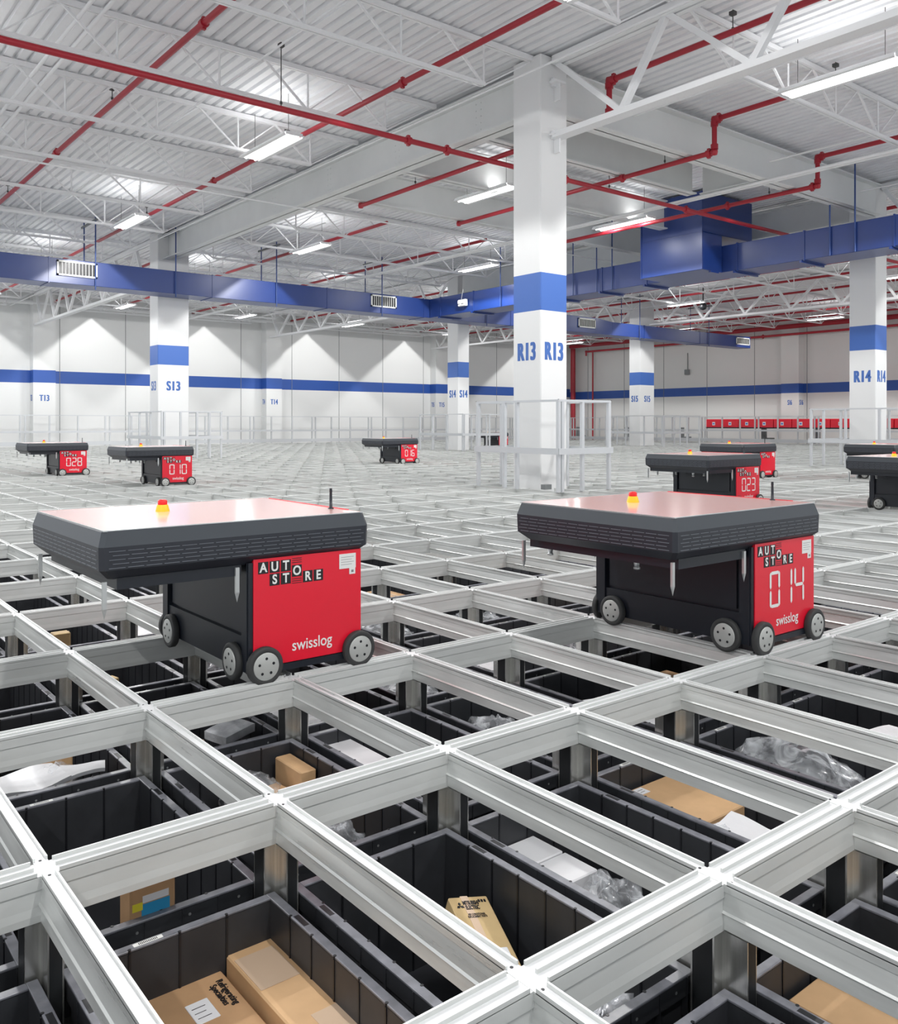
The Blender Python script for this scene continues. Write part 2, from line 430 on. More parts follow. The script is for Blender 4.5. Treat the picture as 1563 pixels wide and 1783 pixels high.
def sheet(name,cx,cy,z,w,l,rz,mt,label,cat='envelope',seed=0,t=.006,tilt=0,amp=.012):
    m=MB(); n=8; top=[];bot=[]
    for a in range(n+1):
        for b_ in range(n+1):
            x=-w+2*w*a/n; y=-l+2*l*b_/n; h=noise.noise(Vector((x*9+seed,y*9,seed*.7)))*amp
            top.append((x,y,h+t/2)); bot.append((x,y,h-t/2))
    fs=[]
    N=(n+1)**2
    for a in range(n):
        for b_ in range(n):
            p=a*(n+1)+b_; fs.append((p,p+1,p+n+2,p+n+1)); fs.append((N+p,N+p+n+1,N+p+n+2,N+p+1))
    ed=[b_ for b_ in range(n+1)]+[a*(n+1)+n for a in range(1,n+1)]+[n*(n+1)+b_ for b_ in range(n-1,-1,-1)]+[a*(n+1) for a in range(n-1,0,-1)]
    for k in range(len(ed)):
        p,q=ed[k],ed[(k+1)%len(ed)]; fs.append((p,q,N+q,N+p))
    m.add(top+bot,fs,0,False); o=m.obj(name,mt,None,(cx,cy,z)); o.rotation_euler=(tilt,0,rz); return tag(o,label,cat)
FL=ZR-BH+.012      # bin floor
# two cartons in the front bin
hc=.150
e,w,l,h=carton('shipping_carton',.50,.722,1.28,1.632,-.286,.18,m_card,'brown carton with two-line black print and white label, left one of the front pair',tape=False)
lp=label_plate(e,.012,.055,.035,.098,h,lines=3); lp.data.transform(Matrix.Rotation(.0,4,'Z'))
text_obj('Refrigerating\nSpecialties',.0185,m_txtk,e,Matrix.Translation((.085,.09,h+.0012))@Matrix.Rotation(-pi/2,4,'Z'),name='printed_text',bold=.0003,sx=.9,depth=.0003)
t=MB(); t.box(-w-.0005,w+.0005,-l-.0006,-l+.0002,h-.035,h-.012); t.obj('tape',m_tape,e)
e,w,l,h=carton('shipping_carton',.732,.840,1.10,1.620,-.262,.206,m_card3,'light brown taped carton, right one of the pair in the front bin',tape=False)
MB().box(-w*.9,w*.6,l-.145,l-.03,h,h+.0008).obj('tape',m_tape,e); MB().box(-w*.2,w*.98,-.12,.0,h,h+.0008).obj('tape',m_tape,e)
t=MB(); t.box(-w-.0006,-w+.0002,-.17,-.09,h-.10,h-.03); t.obj('label',m_paper,e)
# carton with blue label at the near end of the cell behind
e,w,l,h=carton('shipping_carton',.578,.668,1.712,1.775,-.118,.35,m_card,'brown carton with blue and white label showing under the rail',tape=False)
t=MB(); t.box(-w+.022,w-.012,-l-.0008,-l,h-.068,h-.040,0); t.obj('blue_label',m_bluel,e)
t=MB(); t.box(-w+.024,w-.012,-l-.0006,-l,h-.115,h-.068,0); t.box(-w+.024,w-.014,-l-.0006,-l,h-.038,h-.024,0); t.obj('white_label',m_paper,e)
t=MB(); t.box(-w+.004,-w+.024,-l-.001,-l,h-.05,h-.035); t.obj('yellow_tape',m_yell,e)
# leaning carton, printed
T0=Vector((1.173,1.470,-.235)); T1=Vector((1.262,1.446,-.250)); VX=(T1-T0).normalized(); VL=Vector((-.162,-.942,-.289)); VL=(VL-VX*VL.dot(VX)).normalized(); VZ=VX.cross(-VL).normalized()
e=empty('shipping_carton',T0,'tan carton with black printing, leaning in the bin right of the two cartons','box')
e.rotation_euler=Matrix((VX,-VL,VZ)).transposed().to_euler()
m=MB(); m.bbox(0,.093,-.27,0,-.055,0,.003); m.obj('carton_body',m_card2,e)
t=MB(); t.box(.028,.046,-.2704,.0004,-.03,.0007); t.obj('tape',m_tape,e)
label_plate(e,.045,.080,-.178,-.140,.0004,lines=3)
text_obj('MITSUBISHI\nELECTRIC',.015,m_txtk,e,Matrix.Translation((.046,-.026,.0012)),name='printed_text',bold=.0004,sx=.50,depth=.0003)
text_obj('AIR CONDITIONER\nREPLACEMENT PARTS',.0075,m_txtk,e,Matrix.Translation((.048,-.054,.0012)),name='printed_text',bold=.0001,sx=.62,depth=.0002)
lg=MB()
for r in range(3):
    an=2*pi*r/3; C0=Vector((.019,-.026))
    pts=[(0,0),(.0035,.005),(0,.010),(-.0035,.005)]
    pts=[(C0.x+x*cos(an)-y*sin(an),C0.y+x*sin(an)+y*cos(an)) for x,y in pts]
    lg.add([(x,y,.0010) for x,y in pts]+[(x,y,.0002) for x,y in pts],[(0,1,2,3),(0,4,5,1),(1,5,6,2),(2,6,7,3),(3,7,4,0)])
for k in range(3): lg.box(.066+k*.007,.0705+k*.007,-.018,-.011,.0002,.001); 
lg.obj('printed_mark',m_txtk,e)
sheet('paper_slip',1.245,1.13,-.40,.04,.06,.5,m_paper,'grey paper slip in the bin beside the tan leaning carton','paper',3,tilt=.4)
# white cartons and bags of cell (2,0)
e,w,l,h=carton('white_carton',1.470,1.565,1.505,1.612,-.268,.10,m_paper,'white carton in the bin right of the tan carton, farther of two','box',tape=False)
e,w,l,h=carton('white_carton',1.470,1.565,1.392,1.500,-.268,.10,m_paper,'white carton in the bin right of the tan carton, nearer of two','box',tape=False)
bag('plastic_bag',1.475,1.26,-.285,.075,.10,.06,m_bag,'crumpled clear plastic bag next to the two white cartons',seed=2)
bag('plastic_bag',1.50,1.05,-.30,.08,.10,.06,m_bag,'crumpled clear plastic bag at the near end beside the white cartons',seed=5)
# support stack under white cartons
# cell (3,0)
e,w,l,h=carton('shipping_carton',1.915,2.10,1.345,1.60,-.245,.18,m_card3,'wide orange-brown carton with white stickers right of the empty-looking bin','box',tape=False)
label_plate(e,-.075,-.04,.085,.12,h,lines=2); t=MB(); t.box(-w+.01,-w+.06,-l-.0008,-l,h-.055,h-.012); t.obj('label',m_paper,e)
sheet('paper_sheet',1.93,1.18,-.25,.085,.13,.15,m_paper,'white paper sheet beside the wide orange-brown carton','paper',7,amp=.03,tilt=.15)
bag('plastic_bag',1.88,1.30,-.265,.05,.06,.04,m_bag,'small clear bag in front of the wide orange-brown carton',seed=9)
# cell (4,0)
bag('plastic_bag',2.40,1.37,-.255,.115,.19,.085,m_bag,'large clear plastic bag filling its bin right of the orange-brown carton',seed=11,amp=.3,n=36)
# cell (1,-1)
e,w,l,h=carton('shipping_carton',1.275,1.275+.001,2.30,2.46,-.245,.11,m_card2,'x') if False else carton('shipping_carton',1.224,1.276,2.205,2.36,-.210,.16,m_card3,'small brown carton beside the fragile-taped bubble bag',tape=False)
bag('bubble_wrap_bag',1.125,2.315,-.29,.085,.085,.06,m_bag,'clear bubble wrap bag beside the small brown carton','bag',seed=14,amp=.25)
e,w,l,h=carton('shipping_carton',1.115,1.215,2.14,2.30,-.262,.16,m_card3,'tan carton with red FRAGILE tape in front of the bubble wrap bag',tape=False,rz=.15)
t=MB(); t.box(-w-.0006,w+.0006,-.04,.02,h-.04,h+.0008); t.obj('tape',m_txtw,e)
text_obj('FRAGILE',.042,m_redl,e,Matrix.Translation((0,-.01,h+.0012)),name='printed_text',bold=.0012,sx=.55,depth=.0003)
bag('plastic_bag',1.09,1.79,-.24,.06,.06,.06,m_bag,'clear plastic bag at the near end of the bin with the fragile tape',seed=21)
# cell (2,-1)
e,w,l,h=carton('white_box',1.405,1.50,2.05,2.40,-.222,.10,m_paper,'long flat white box in the bin right of the small brown carton','box',tape=False)
bag('plastic_bag',1.965,2.20,-.265,.09,.10,.05,m_bag,'clear plastic bag in the bin right of the long flat white box',seed=41)
# cell (0,-2) and (1,-2),(0,-3),(1,-3)
sheet('envelope',.585,2.605,-.200,.105,.075,.1,m_paper,'white envelope at the left edge above the empty black bin','envelope',4,t=.012,amp=.02)
bag('plastic_bag',.69,2.64,-.225,.045,.05,.035,m_bag,'clear bag between two white envelopes at the left edge',seed=31)
carton('shipping_carton',.655,.745,2.70,2.79,-.185,.12,m_card3,'small brown carton behind the white envelopes')
sheet('envelope',.735,2.575,-.198,.06,.04,-.3,m_paper,'crumpled white envelope beside the small carton at left','envelope',8,t=.01,amp=.03)
carton('shipping_carton',.98,1.07,2.49,2.55,-.17,.12,m_card,'dark brown carton end under the rail behind the bubble wrap bag')
sheet('grey_booklet',1.20,2.62,-.20,.06,.05,.3,m_foil,'grey wrapped booklet under the rail behind the small brown carton','booklet',12,t=.025)
carton('shipping_carton',.53,.62,3.24,3.30,-.10-.02,.2,m_card3,'orange-brown carton with white label beside the pink wrap at the left edge')
bag('pink_wrap',.47,3.23,-.17,.05,.04,.05,m_pink,'pink plastic wrap at the left edge','wrap',seed=3)
e,w,l,h=carton('shipping_carton',.98,1.06,3.26,3.31,-.15,.12,m_card2,'small open tan carton under the left end of the unnumbered red robot',tape=False,rz=.2)
carton('shipping_carton',1.03,1.10,4.02,4.08,-.13,.12,m_card2,'tan carton seen through the rails left of the unnumbered red robot')
# cell (2,1)
e,w,l,h=carton('shipping_carton',1.452,1.60,.62,.845,-.248,.18,m_card3,'tan carton at the lower right edge of the frame',tape=False)
carton('shipping_carton',1.452,1.60,.38,.612,-.252,.18,m_card3,'second tan carton cut off by the lower right corner',tape=False)
bag('silver_wrap',1.14,1.00,-.255,.07,.05,.05,m_foil,'crumpled silver wrap under the nearest double rail','wrap',seed=17)
sheet('paper_sheet',1.08,1.02,-.21,.05,.04,.3,m_paper,'white paper sheet beside the silver wrap','paper',5,amp=.02)
# scattered contents of the farther bins
random.seed(11)
done={(3,-1),(0,0),(1,0),(2,0),(3,0),(4,0),(0,-1),(1,-1),(2,-1),(0,-2),(1,-2),(0,-3),(1,-3),(2,1),(1,1),(-1,0),(-1,-1)}
ITEM={'white':0,'card':0,'bag':0}
for (i,j) in cells:
    if (i,j) in done: continue
    cx,cy=cellc(i,j)
    if cam_xz(cx,cy)[1]>6.0: continue
    r=random.random(); px,py=cx+random.uniform(-.07,.07),cy+random.uniform(-.15,.1)
    wh='in the bin %s of the unnumbered red robot'%('right' if i>3 else 'left') if j<-1 else 'in a bin in front of robot 014'
    if r<.40:
        bag('plastic_bag',px,py,ZR-.08,.12,.17,.06,m_bag,'clear plastic bag '+wh,seed=i*7+j,group='loose plastic bags in farther bins')
    elif r<.62:
        carton('shipping_carton',px-.06,px+.07,py-.11,py+.13,ZR-.05,.15,random.choice([m_card,m_card2,m_card3]),'brown carton '+wh,tape=True,group='brown cartons in farther bins')
    elif r<.82:
        tag(sheet('envelope',px,py,ZR-.06,.11,.16,random.uniform(-.4,.4),m_paper,'white envelope '+wh,'envelope',i+j,t=.015,amp=.03),group='white envelopes in farther bins')

# ------------------------------------------------------------------ robots
def seg_digit(mb,ch,x0,x1,z0,z1,y,mi=0,t=.0115):
    S={'0':'abcdef','1':'bc','2':'abged','3':'abgcd','4':'fgbc','5':'afgcd','6':'afgedc','7':'abc','8':'abcdefg','9':'abcdfg'}[ch]
    zm=(z0+z1)/2; g=.0012; d=.0006
    def H(xa,xb,z,dz):   # horizontal segment, pointed ends
        mb.add([(xa+g,y,z),(xa+t*.6,y,z+t/2),(xb-t*.6,y,z+t/2),(xb-g,y,z),(xb-t*.6,y,z-t/2),(xa+t*.6,y,z-t/2)],[(0,1,2,3,4,5)],mi)
    def V(x,za,zb):
        mb.add([(x,y,za+g),(x+t/2,y,za+t*.8),(x+t/2,y,zb-t*.8),(x,y,zb-g),(x-t/2,y,zb-t*.8),(x-t/2,y,za+t*.8)],[(0,1,2,3,4,5)],mi)
    xl,xr=x0+t/2,x1-t/2
    if 'a' in S:H(x0+t*.5,x1-t*.5,z1-t/2,0)
    if 'g' in S:H(x0+t*.5,x1-t*.5,zm,0)
    if 'd' in S:H(x0+t*.5,x1-t*.5,z0+t/2,0)
    if 'f' in S:V(xl,zm,z1)
    if 'b' in S:V(xr,zm,z1)
    if 'e' in S:V(xl,z0,zm)
    if 'c' in S:V(xr,z0,zm)
    return mb
RX0,RX1=-.012,.388; RY0,RY1=.018,.722
CZ0,CZ1,CZ2,CZ3=.366,.386,.453,.496
def make_robot():
    r=empty('warehouse_robot',(0,0,0),'robot','robot')
    b=MB()   # body with recessed left side
    b.box(RX0+.022,RX1-.004,RY0+.012,RY1-.01,.034,CZ0)
    b.box(RX0,RX0+.024,RY0+.004,RY0+.052,.03,CZ0,0); b.box(RX0,RX0+.024,RY1-.045,RY1,.03,CZ0,0)
    b.box(RX0+.006,RX0+.03,RY0+.05,RY1-.04,.03,.135,0)          # lower side panel
    b.box(RX0+.012,RX0+.03,RY0+.07,RY1-.06,.145,CZ0-.02,0)
    b.box(RX0-.003,RX0+.001,RY0+.010,RY0+.016,.03,CZ0,0)
    b.box(RX0+.01,RX1-.01,RY0-.004,RY0+.014,.024,.044,0)         # front sill
    b.obj('body',m_blk,r)
    f=MB(); f.box(.003,RX1,RY0,RY0+.013,.046,CZ0+.01); fo=f.obj('front_panel',m_red,r)
    bk=MB(); bk.box(.003,RX1,RY1-.012,RY1,.046,CZ0+.01); bk.box(RX1-.006,RX1,RY0+.02,RY1-.02,.046,CZ0+.01); bk.obj('rear_panel',m_red,r)
    # cover
    cx0,cx1,cy0,cy1=-.454,.412,.004,.728; n=.006
    def ring(i,z): 
        k=.012
        return [(cx0+i+k,cy0+i,z),(cx1-i-k,cy0+i,z),(cx1-i,cy0+i+k,z),(cx1-i,cy1-i-k,z),(cx1-i-k,cy1-i,z),(cx0+i+k,cy1-i,z),(cx0+i,cy1-i-k,z),(cx0+i,cy0+i+k,z)]
    c=MB(); rs=[ring(.030,CZ0-.004),ring(.012,CZ0+.002),ring(.004,CZ1),ring(.0,CZ2-.004),ring(0,CZ2),ring(.032,CZ3-.002),ring(.038,CZ3)]
    rs=[ring(.034,CZ0-.006),ring(.010,CZ1-.004),ring(.002,CZ1+.003),ring(0,CZ2),ring(.0115,CZ3-.003),ring(.014,CZ3-.001)]
    vs=[p for q in rs for p in q]; fs=[tuple(reversed(range(8))),tuple(range(40,48))]; 
    c.add(vs,fs,0)
    for k in range(5):
        mi=1 if k<3 else 0
        for i in range(8):
            j=(i+1)%8; c.add([vs[k*8+i],vs[k*8+j],vs[k*8+8+j],vs[k*8+8+i]],[(0,1,2,3)],mi)
    # louvre slots: short light dashes in five staggered rows on the two long faces and ends
    for row in range(5):
        z=CZ1+.008+row*.0115
        L=cx1-cx0-.05; nn=16
        for k in range(nn):
            xa=cx0+.025+L*k/nn+(row%2)*.010; c.box(xa,xa+L/nn*.86,cy0-.0012,cy0+.003,z,z+.0013,2)
            c.box(xa,xa+L/nn*.86,cy1-.003,cy1+.0012,z,z+.0013,2)
        L=cy1-cy0-.05; nn=14
        for k in range(nn):
            ya=cy0+.025+L*k/nn+(row%2)*.008; c.box(cx0-.0012,cx0+.003,ya,ya+L/nn*.86,z,z+.0016,2); c.box(cx1-.003,cx1+.0012,ya,ya+L/nn*.86,z,z+.0013,2)
    co=c.obj('cover',[m_cov,m_covd,m_lou],r)
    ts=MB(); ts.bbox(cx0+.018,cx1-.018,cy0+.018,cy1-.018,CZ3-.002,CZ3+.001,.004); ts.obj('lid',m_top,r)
    tr=MB()
    for q in ((cx0+.014,cx1-.014,cy0+.014,cy0+.018),(cx0+.014,cx1-.014,cy1-.018,cy1-.014),(cx0+.014,cx0+.018,cy0+.018,cy1-.018)):
        tr.box(*q,CZ3-.002,CZ3+.0014)
    tr.obj('lid_trim',m_chrome,r)
    rl=MB(); rl.box(cx1-.022,cx1-.016,cy0+.10,cy1-.05,CZ3-.001,CZ3+.003); rl.obj('lid_edge',m_red,r)
    # lifting frame under overhang
    lf=MB(); lf.box(cx0+.055,-.03,cy0+.03,cy1-.025,CZ0-.036,CZ0-.004); lf.obj('gripper_plate',m_blk,r)
    def pin(x,y):
        p=MB(); p.box(x-.006,x+.006,y-.004,y+.004,CZ0-.085,CZ0-.01); y_=y
        p.add([(x-.006,y-.004,CZ0-.085),(x+.006,y-.004,CZ0-.085),(x+.006,y+.004,CZ0-.085),(x-.006,y+.004,CZ0-.085),(x,y,CZ0-.115)],[(0,1,4),(1,2,4),(2,3,4),(3,0,4)])
        return p.obj('guide_pin',m_chrome,r)
    for x,y in ((-.434,.03),(-.434,.70),(-.045,.03),(-.045,.70)): pin(x,y)
    for x,y in ((-.30,.28),(-.30,.695),(-.13,.28),(-.13,.60)): 
        g=MB(); g.lathe([(.0135,0),(.0085,-.032),(.0115,-.035),(.0115,-.041),(.004,-.043)],(x,y,CZ0-.0355),'z',14); g.obj('gripper',m_chrome,r)
    # side fittings
    sd=MB()
    for y,z in ((.22,.315),(.58,.315)):
        sd.lathe([(.019,0),(.019,-.003),(.012,-.003),(.012,-.006),(.005,-.006)],(RX0+.012,y,z),'x',20)
    sd.obj('side_fitting',m_covd,r)
    # wheels
    w=MB()
    def wheel(c,axis,s):
        root=MB(); R=.058
        root.lathe([(R-.014,-.011*s),(R-.003,-.011*s),(R,-.008*s),(R,.008*s),(R-.003,.011*s),(R-.014,.012*s),(R-.016,.010*s)],c,axis,36)
        o=root.obj('wheel',m_rub,r)
        h=MB(); h.lathe([(R-.015,.0*s),(R-.016,.0125*s),(R-.018,.0135*s),(.004,.0135*s)],c,axis,32,0)
        C=Vector(c)
        for k in range(5):
            an=2*pi*k/5+pi/2; q=.0245
            off=Vector((cos(an)*q,0,sin(an)*q)) if axis=='y' else Vector((0,cos(an)*q,sin(an)*q))
            nrm=Vector((0,1,0)) if axis=='y' else Vector((1,0,0))
            h.tube(C+off+nrm*.012*s,C+off+nrm*.0142*s,.0044,10,mi=1)
        h.obj('hub',[m_hub,m_dark],o)
    for x in (.034,.372):
        wheel((x,.006,.0515),'y',-1); wheel((x,RY1+.004,.0515),'y',1)
    for y in (.118,.630):
        wheel((-.018,y,.0515),'x',-1); wheel((RX1+.006,y,.0515),'x',1)
    # e-stop and antenna
    e=MB(); e.lathe([(.0235,0),(.0215,.008),(.018,.021),(.017,.023)],(-.115,.45,CZ3),'z',24); eo=e.obj('emergency_stop',m_yel,r)
    e=MB(); e.lathe([(.0145,.022),(.0155,.026),(.015,.036),(.010,.040)],(-.115,.45,CZ3),'z',24); e.obj('button_cap',m_redb,eo)
    a=MB(); a.lathe([(.011,0),(.010,.008),(.0055,.010),(.0045,.062),(.0052,.064),(.0045,.075)],(.366,.172,CZ3-.004),'z',14); a.obj('antenna',m_blk,r)
    # logo tiles
    zt=.378; T=.034; y=RY0-.0005
    lg=MB()
    tiles=[('A',.018,0),('U',.0565,0),('T',.095,0),('O',.1335,-.020),('S',.0565,-.0395),('T',.095,-.0395),('R',.172,-.0415),('E',.2105,-.0415)]
    for ch,x,dz in tiles:
        lg.box(x,x+T,y-.0004,y+.0005,zt-.012+dz-T-.002,zt-.012+dz)
    for k in range(3):
        z=zt-.010-k*.0065; lg.box(.1335,.1335+T,y-.0004,y+.0005,z-.0018,z)
        z=zt-.074-k*.0065; lg.box(.1335,.1335+T,y-.0004,y+.0005,z-.0018,z)
    lo=lg.obj('logo',m_txtk,fo)
    lt=None; ms=[]
    import bmesh
    bm=bmesh.new()
    for ch,x,dz in tiles:
        me=text_mesh(ch,.040,m_txtw,bold=.0011,depth=.0003,sx=.88); me.transform(facing((x+T/2,y-.0008,zt-.0135+dz-T/2),'-y')); bm.from_mesh(me); bpy.data.meshes.remove(me)
    me=bpy.data.meshes.new('logo_letters'); bm.to_mesh(me); bm.free(); me.materials.append(m_txtw)
    o=bpy.data.objects.new('logo_letters',me); COL.objects.link(o); o.parent=fo
    text_obj('swisslog',.050,m_txtw,fo,facing((.205,y-.0006,.094),'-y'),name='brand_text',bold=.0004,sx=.88,depth=.0003)
    st=MB(); st.bbox(.305,.368,y-.001,y+.0005,zt-.062,zt-.014,.0004); st.bbox(.343,.366,y-.0011,y+.0005,zt-.082,zt-.058,.0004)
    for k in range(4): st.box(.311,.360-.008*(k%2),y-.0014,y,zt-.024-k*.008-.0012,zt-.024-k*.008,1)
    st.box(.350,.359,y-.0015,y,zt-.076,zt-.068,1)
    st.obj('sticker',[m_txtw,m_grey],fo)
    return r,fo
rob0,fp0=make_robot()
def add_number(robot,num):
    fp=[c for c in bpy.data.objects if c.parent==robot and c.name.startswith('front_panel')][0]
    y=RY0-.0012
    for k,ch in enumerate(num):
        xa=[.092,.172,.252][k]; seg_digit(MB_:=MB(),ch,xa,xa+.066,.145,.272,y); MB_.obj('number_digit',m_txtw,fp)
R=[('014',node(5,0),'red and black robot 014 in the foreground, right of the column fence'),
   ('010',node(8,-12),'red and black robot 010 in front of the fence at column S13'),
   ('028',(node(7,-16)[0]+.04,node(7,-16)[1]),'red and black robot 028 at the left edge, left of robot 010'),
   ('016',(node(21,-16)[0]-.06,node(21,-16)[1]),'small red and black robot 016 in the distance left of column R13'),
   ('023',node(15,-4),'red and black robot 023 directly behind robot 014'),
   (None,(node(24,-7)[0],node(24,-7)[1]),'red robot half hidden behind robot 023'),
   (None,node(17,-2),'black sided robot cut off by the right frame edge, nearer of two'),
   (None,(node(27,-5)[0]-.12,node(27,-5)[1]),'robot at the right frame edge behind the nearer cut off one'),
   (None,(node(1,-1)[0]+A*.72,node(1,-1)[1]),'large red robot without number in the left foreground'),
   (None,node(40,-25),'tiny dark robot far away just left of column R13')]
robots=[]
for k,(num,(x,y),lab) in enumerate(R):
    r=rob0 if k==0 else dup(rob0,(x,y,TZ+.0006))
    robots.append((r,num)); r.location=(x,y,TZ+.0012); r['label']=lab; r['group']='warehouse robots on the grid'
for r,num in robots:
    if num: add_number(r,num)

# ------------------------------------------------------------------ columns, walls, roof
ZC=5.30
def column(n,x0,x1,y0,y1,lab,ts=.31):
    e=empty('column',((x0+x1)/2,(y0+y1)/2,-1.8),lab,'column','white building columns')
    w,l=(x1-x0)/2,(y1-y0)/2
    m=MB(); m.bbox(-w,w,-l,l,0,ZC+1.8-.03,.012); m.obj('shaft',m_col,e)
    text_obj(n,ts,m_txtb,e,facing((0,-l-.001,1.8+1.655),'-y'),bold=.003,fat=.0125,spacing=1.12,sx=.60 if w<.3 else .68,depth=.001,name='column_number')
    text_obj(n,ts,m_txtb,e,facing((-w-.001,0,1.8+1.655),'-x'),bold=.003,fat=.0125,spacing=1.12,sx=.60,depth=.001,name='column_number')
    return e
lab={'R13':'white column R13 with blue band, behind robot 014','S13':'wide white column S13 with blue band, behind robot 010','S14':'slim white column S14 seen left of column R13','R14':'white column R14 at the right frame edge','S15':'white column S15 between R13 and R14 in the distance','R15':'white column right of R14'}
for c in COLS[:5]: column(*c,lab[c[0]])
# plate bracket under the beams on R13 right face
g=MB(); g.box(-.06,.06,-.04,0,-.05,.05); g.box(-.01,.01,-.09,0,-.22,.0); g.box(-.09,.09,-.11,0,-.012,.012)
def bracket(x,y,z,lb): tag(g.obj('bracket',m_struct,None,(x,y,z)),lb,'bracket')
bracket(7.72,7.578,4.95,'upper steel bracket on the right face of column R13')
bracket(7.72,7.578,4.31,'lower steel bracket holding the truss on column R13')
# walls
def slab(name,x0,x1,y0,y1,z0,z1,m): 
    o=MB().box(x0,x1,y0,y1,z0,z1).obj(name,m); tag(o,kind='structure'); return o
wl=MB(); wl.box(-8,35.2,32.8,33.1,-1.8,5.4)
for x in [-7.5+2.3*k for k in range(19)]: wl.box(x-.008,x+.008,32.79,32.8,-1.8,5.4,1)
tag(wl.obj('wall_left',[m_wallL,m_grey]),kind='structure')
wr=MB(); wr.box(34.6,34.9,-9,32.8,-1.8,5.4)
for y in [31.5-2.45*k for k in range(17)]: wr.box(34.59,34.6,y-.01,y+.01,-1.8,5.4,1)
tag(wr.obj('wall_right',[m_wallR,m_grey]),kind='structure')
def pilaster(x0,x1,y0,y1,n,m,lb,side):
    e=empty('wall_pilaster',((x0+x1)/2,(y0+y1)/2,-1.8),lb,'pilaster'); w,l=(x1-x0)/2,(y1-y0)/2
    MB().box(-w,w,-l,l,0,7.1).obj('shaft',m,e)
    text_obj(n,.30,m_txtb,e,facing((0 if side=='-y' else 0,-l-.003,1.8+1.65),'-y'),bold=.002,fat=.01,spacing=1.1,sx=.62,name='pilaster_number')
    text_obj(n,.30,m_txtb,e,facing((-w-.003,0,1.8+1.65),'-x'),bold=.002,fat=.008,sx=.45,name='pilaster_number')
pilaster(7.62,8.35,32.35,32.8,'T13',m_wallL,'white wall pilaster T13 left of column S13','-y')
pilaster(16.4,17.1,32.35,32.8,'T14',m_wallL,'white wall pilaster T14 between columns S13 and S14','-y')
pilaster(25.1,25.8,32.35,32.8,'T15',m_wallL,'white wall pilaster T15 left of column S14','-y')
pilaster(34.2,34.6,19.4,20.2,'S16',m_wallR,'grey-white wall pilaster S16 above the red port boxes','-x')
slab('floor',-8,35,-9,33,-1.95,-1.8,m_conc)
# corrugated roof deck, flutes running along Y
dk=MB(); P=.152; xs=-8.2; prof=[]
while xs<35.1:
    prof+=[(xs,ZC),(xs+.092,ZC),(xs+.104,ZC+.045),(xs+.140,ZC+.045)]; xs+=P
pv=[(x,-9.2,z) for x,z in prof]+[(x,33.1,z) for x,z in prof]; n=len(prof)
dk.add(pv,[(k,k+1,n+k+1,n+k) for k in range(n-1)])
dk.box(-8.2,35.2,-9.2,33.2,ZC+.08,ZC+.2)
tag(dk.obj('ceiling',m_deck),kind='structure')

# joists
def joist_mesh(L,endgap=.85):
    top=MB(); 
    for s in (-1,1): top.box(0,L,s*.022-.016,s*.022+.016,5.225,5.285); 
    bot=MB()
    for s in (-1,1): bot.box(endgap,L-endgap,s*.022-.014,s*.022+.014,4.735,4.775)
    web=MB(); n=int(round((L-2*endgap)/1.22)); st=(L-2*endgap)/n; r=.014
    for k in range(n+1):
        xb=endgap+k*st
        xa=max(.05,xb-st/2) if k>0 else .05; xc=min(L-.05,xb+st/2) if k<n else L-.05
        web.tube((xb,0,4.75),(xa,0,5.24),r*1.25,4); web.tube((xb,0,4.75),(xc,0,5.24),r*.85,4)
        web.tube((xb,0,4.75),(xb,0,5.24),r,4)
    return top,bot,web
GJ='white open-web roof joists'
def joist(x0,x1,y,lb='white open-web steel joist under the corrugated roof deck'):
    key=round(x1-x0,2)
    if key not in joist.c:
        e=empty('roof_joist',(x0,y,0),lb,'joist',GJ); t,b,w=joist_mesh(x1-x0)
        t.obj('top_chord',m_struct,e); b.obj('bottom_chord',m_struct,e); w.obj('web_bracing',m_struct,e); joist.c[key]=e
    else: dup(joist.c[key],(x0,y,0))
joist.c={}
ys=[7.76+2.03*k for k in range(-7,13)]
XA=[(-1.25,7.58),(7.86,16.46),(16.74,25.0),(25.3,34.1)]
for bi,(a,b) in enumerate(XA):
    for k,y in enumerate(ys):
        if bi==1 and 7.5<y<15: continue
        if any(c[3]-.1<y<c[4]+.1 and (abs(c[1]-b)<.6 or abs(c[2]-a)<.6) for c in COLS) : 
            joist(a,b,y+ (0 if abs(y-7.76)>.3 else -.0)) if bi==0 and abs(y-7.76)<.3 else joist(a,b,y-.35)
        else: joist(a,b,y)
# girders along Y: solid beams and trusses
def ibeam(axis,a,b,c,z0,z1,lb,fw=.15,mt=None,stiff=()):
    z1-=.075
    m=MB(); mt=mt or m_beam
    def bx(p0,p1,q0,q1,z0_,z1_): 
        if axis=='y': m.box(q0,q1,p0,p1,z0_,z1_)
        else: m.box(p0,p1,q0,q1,z0_,z1_)
    bx(a,b,c-.009,c+.009,z0,z1); bx(a,b,c-fw,c+fw,z0,z0+.022); bx(a,b,c-fw,c+fw,z1-.022,z1)
    for s in stiff:
        bx(s-.006,s+.006,c-fw*.9,c+fw*.9,z0+.02,z1-.02)
        for k in range(6):
            for t in (-.05,.05): m.tube((c-.012,s+t,z0+.1+k*.08),(c-.016,s+t,z0+.1+k*.08),.011,6) if axis=='y' else m.tube((s+t,c-.012,z0+.1+k*.08),(s+t,c-.016,z0+.1+k*.08),.011,6)
    return tag(m.obj('steel_beam',mt),lb,'beam')
big_beam=ibeam('y',8.08,20.19,7.72,4.63,5.27,'big white steel beam running from column R13 to column S13')
bb=MB()
for y in (9.0,10.9,12.9,14.9):
    for k in range(5):
        for t in (-.05,.05): bb.tube((7.711,y+t,4.75+k*.09),(7.705,y+t,4.75+k*.09),.010,6)
tag(bb.obj('bolt_heads',m_beam,big_beam),kind='stuff')
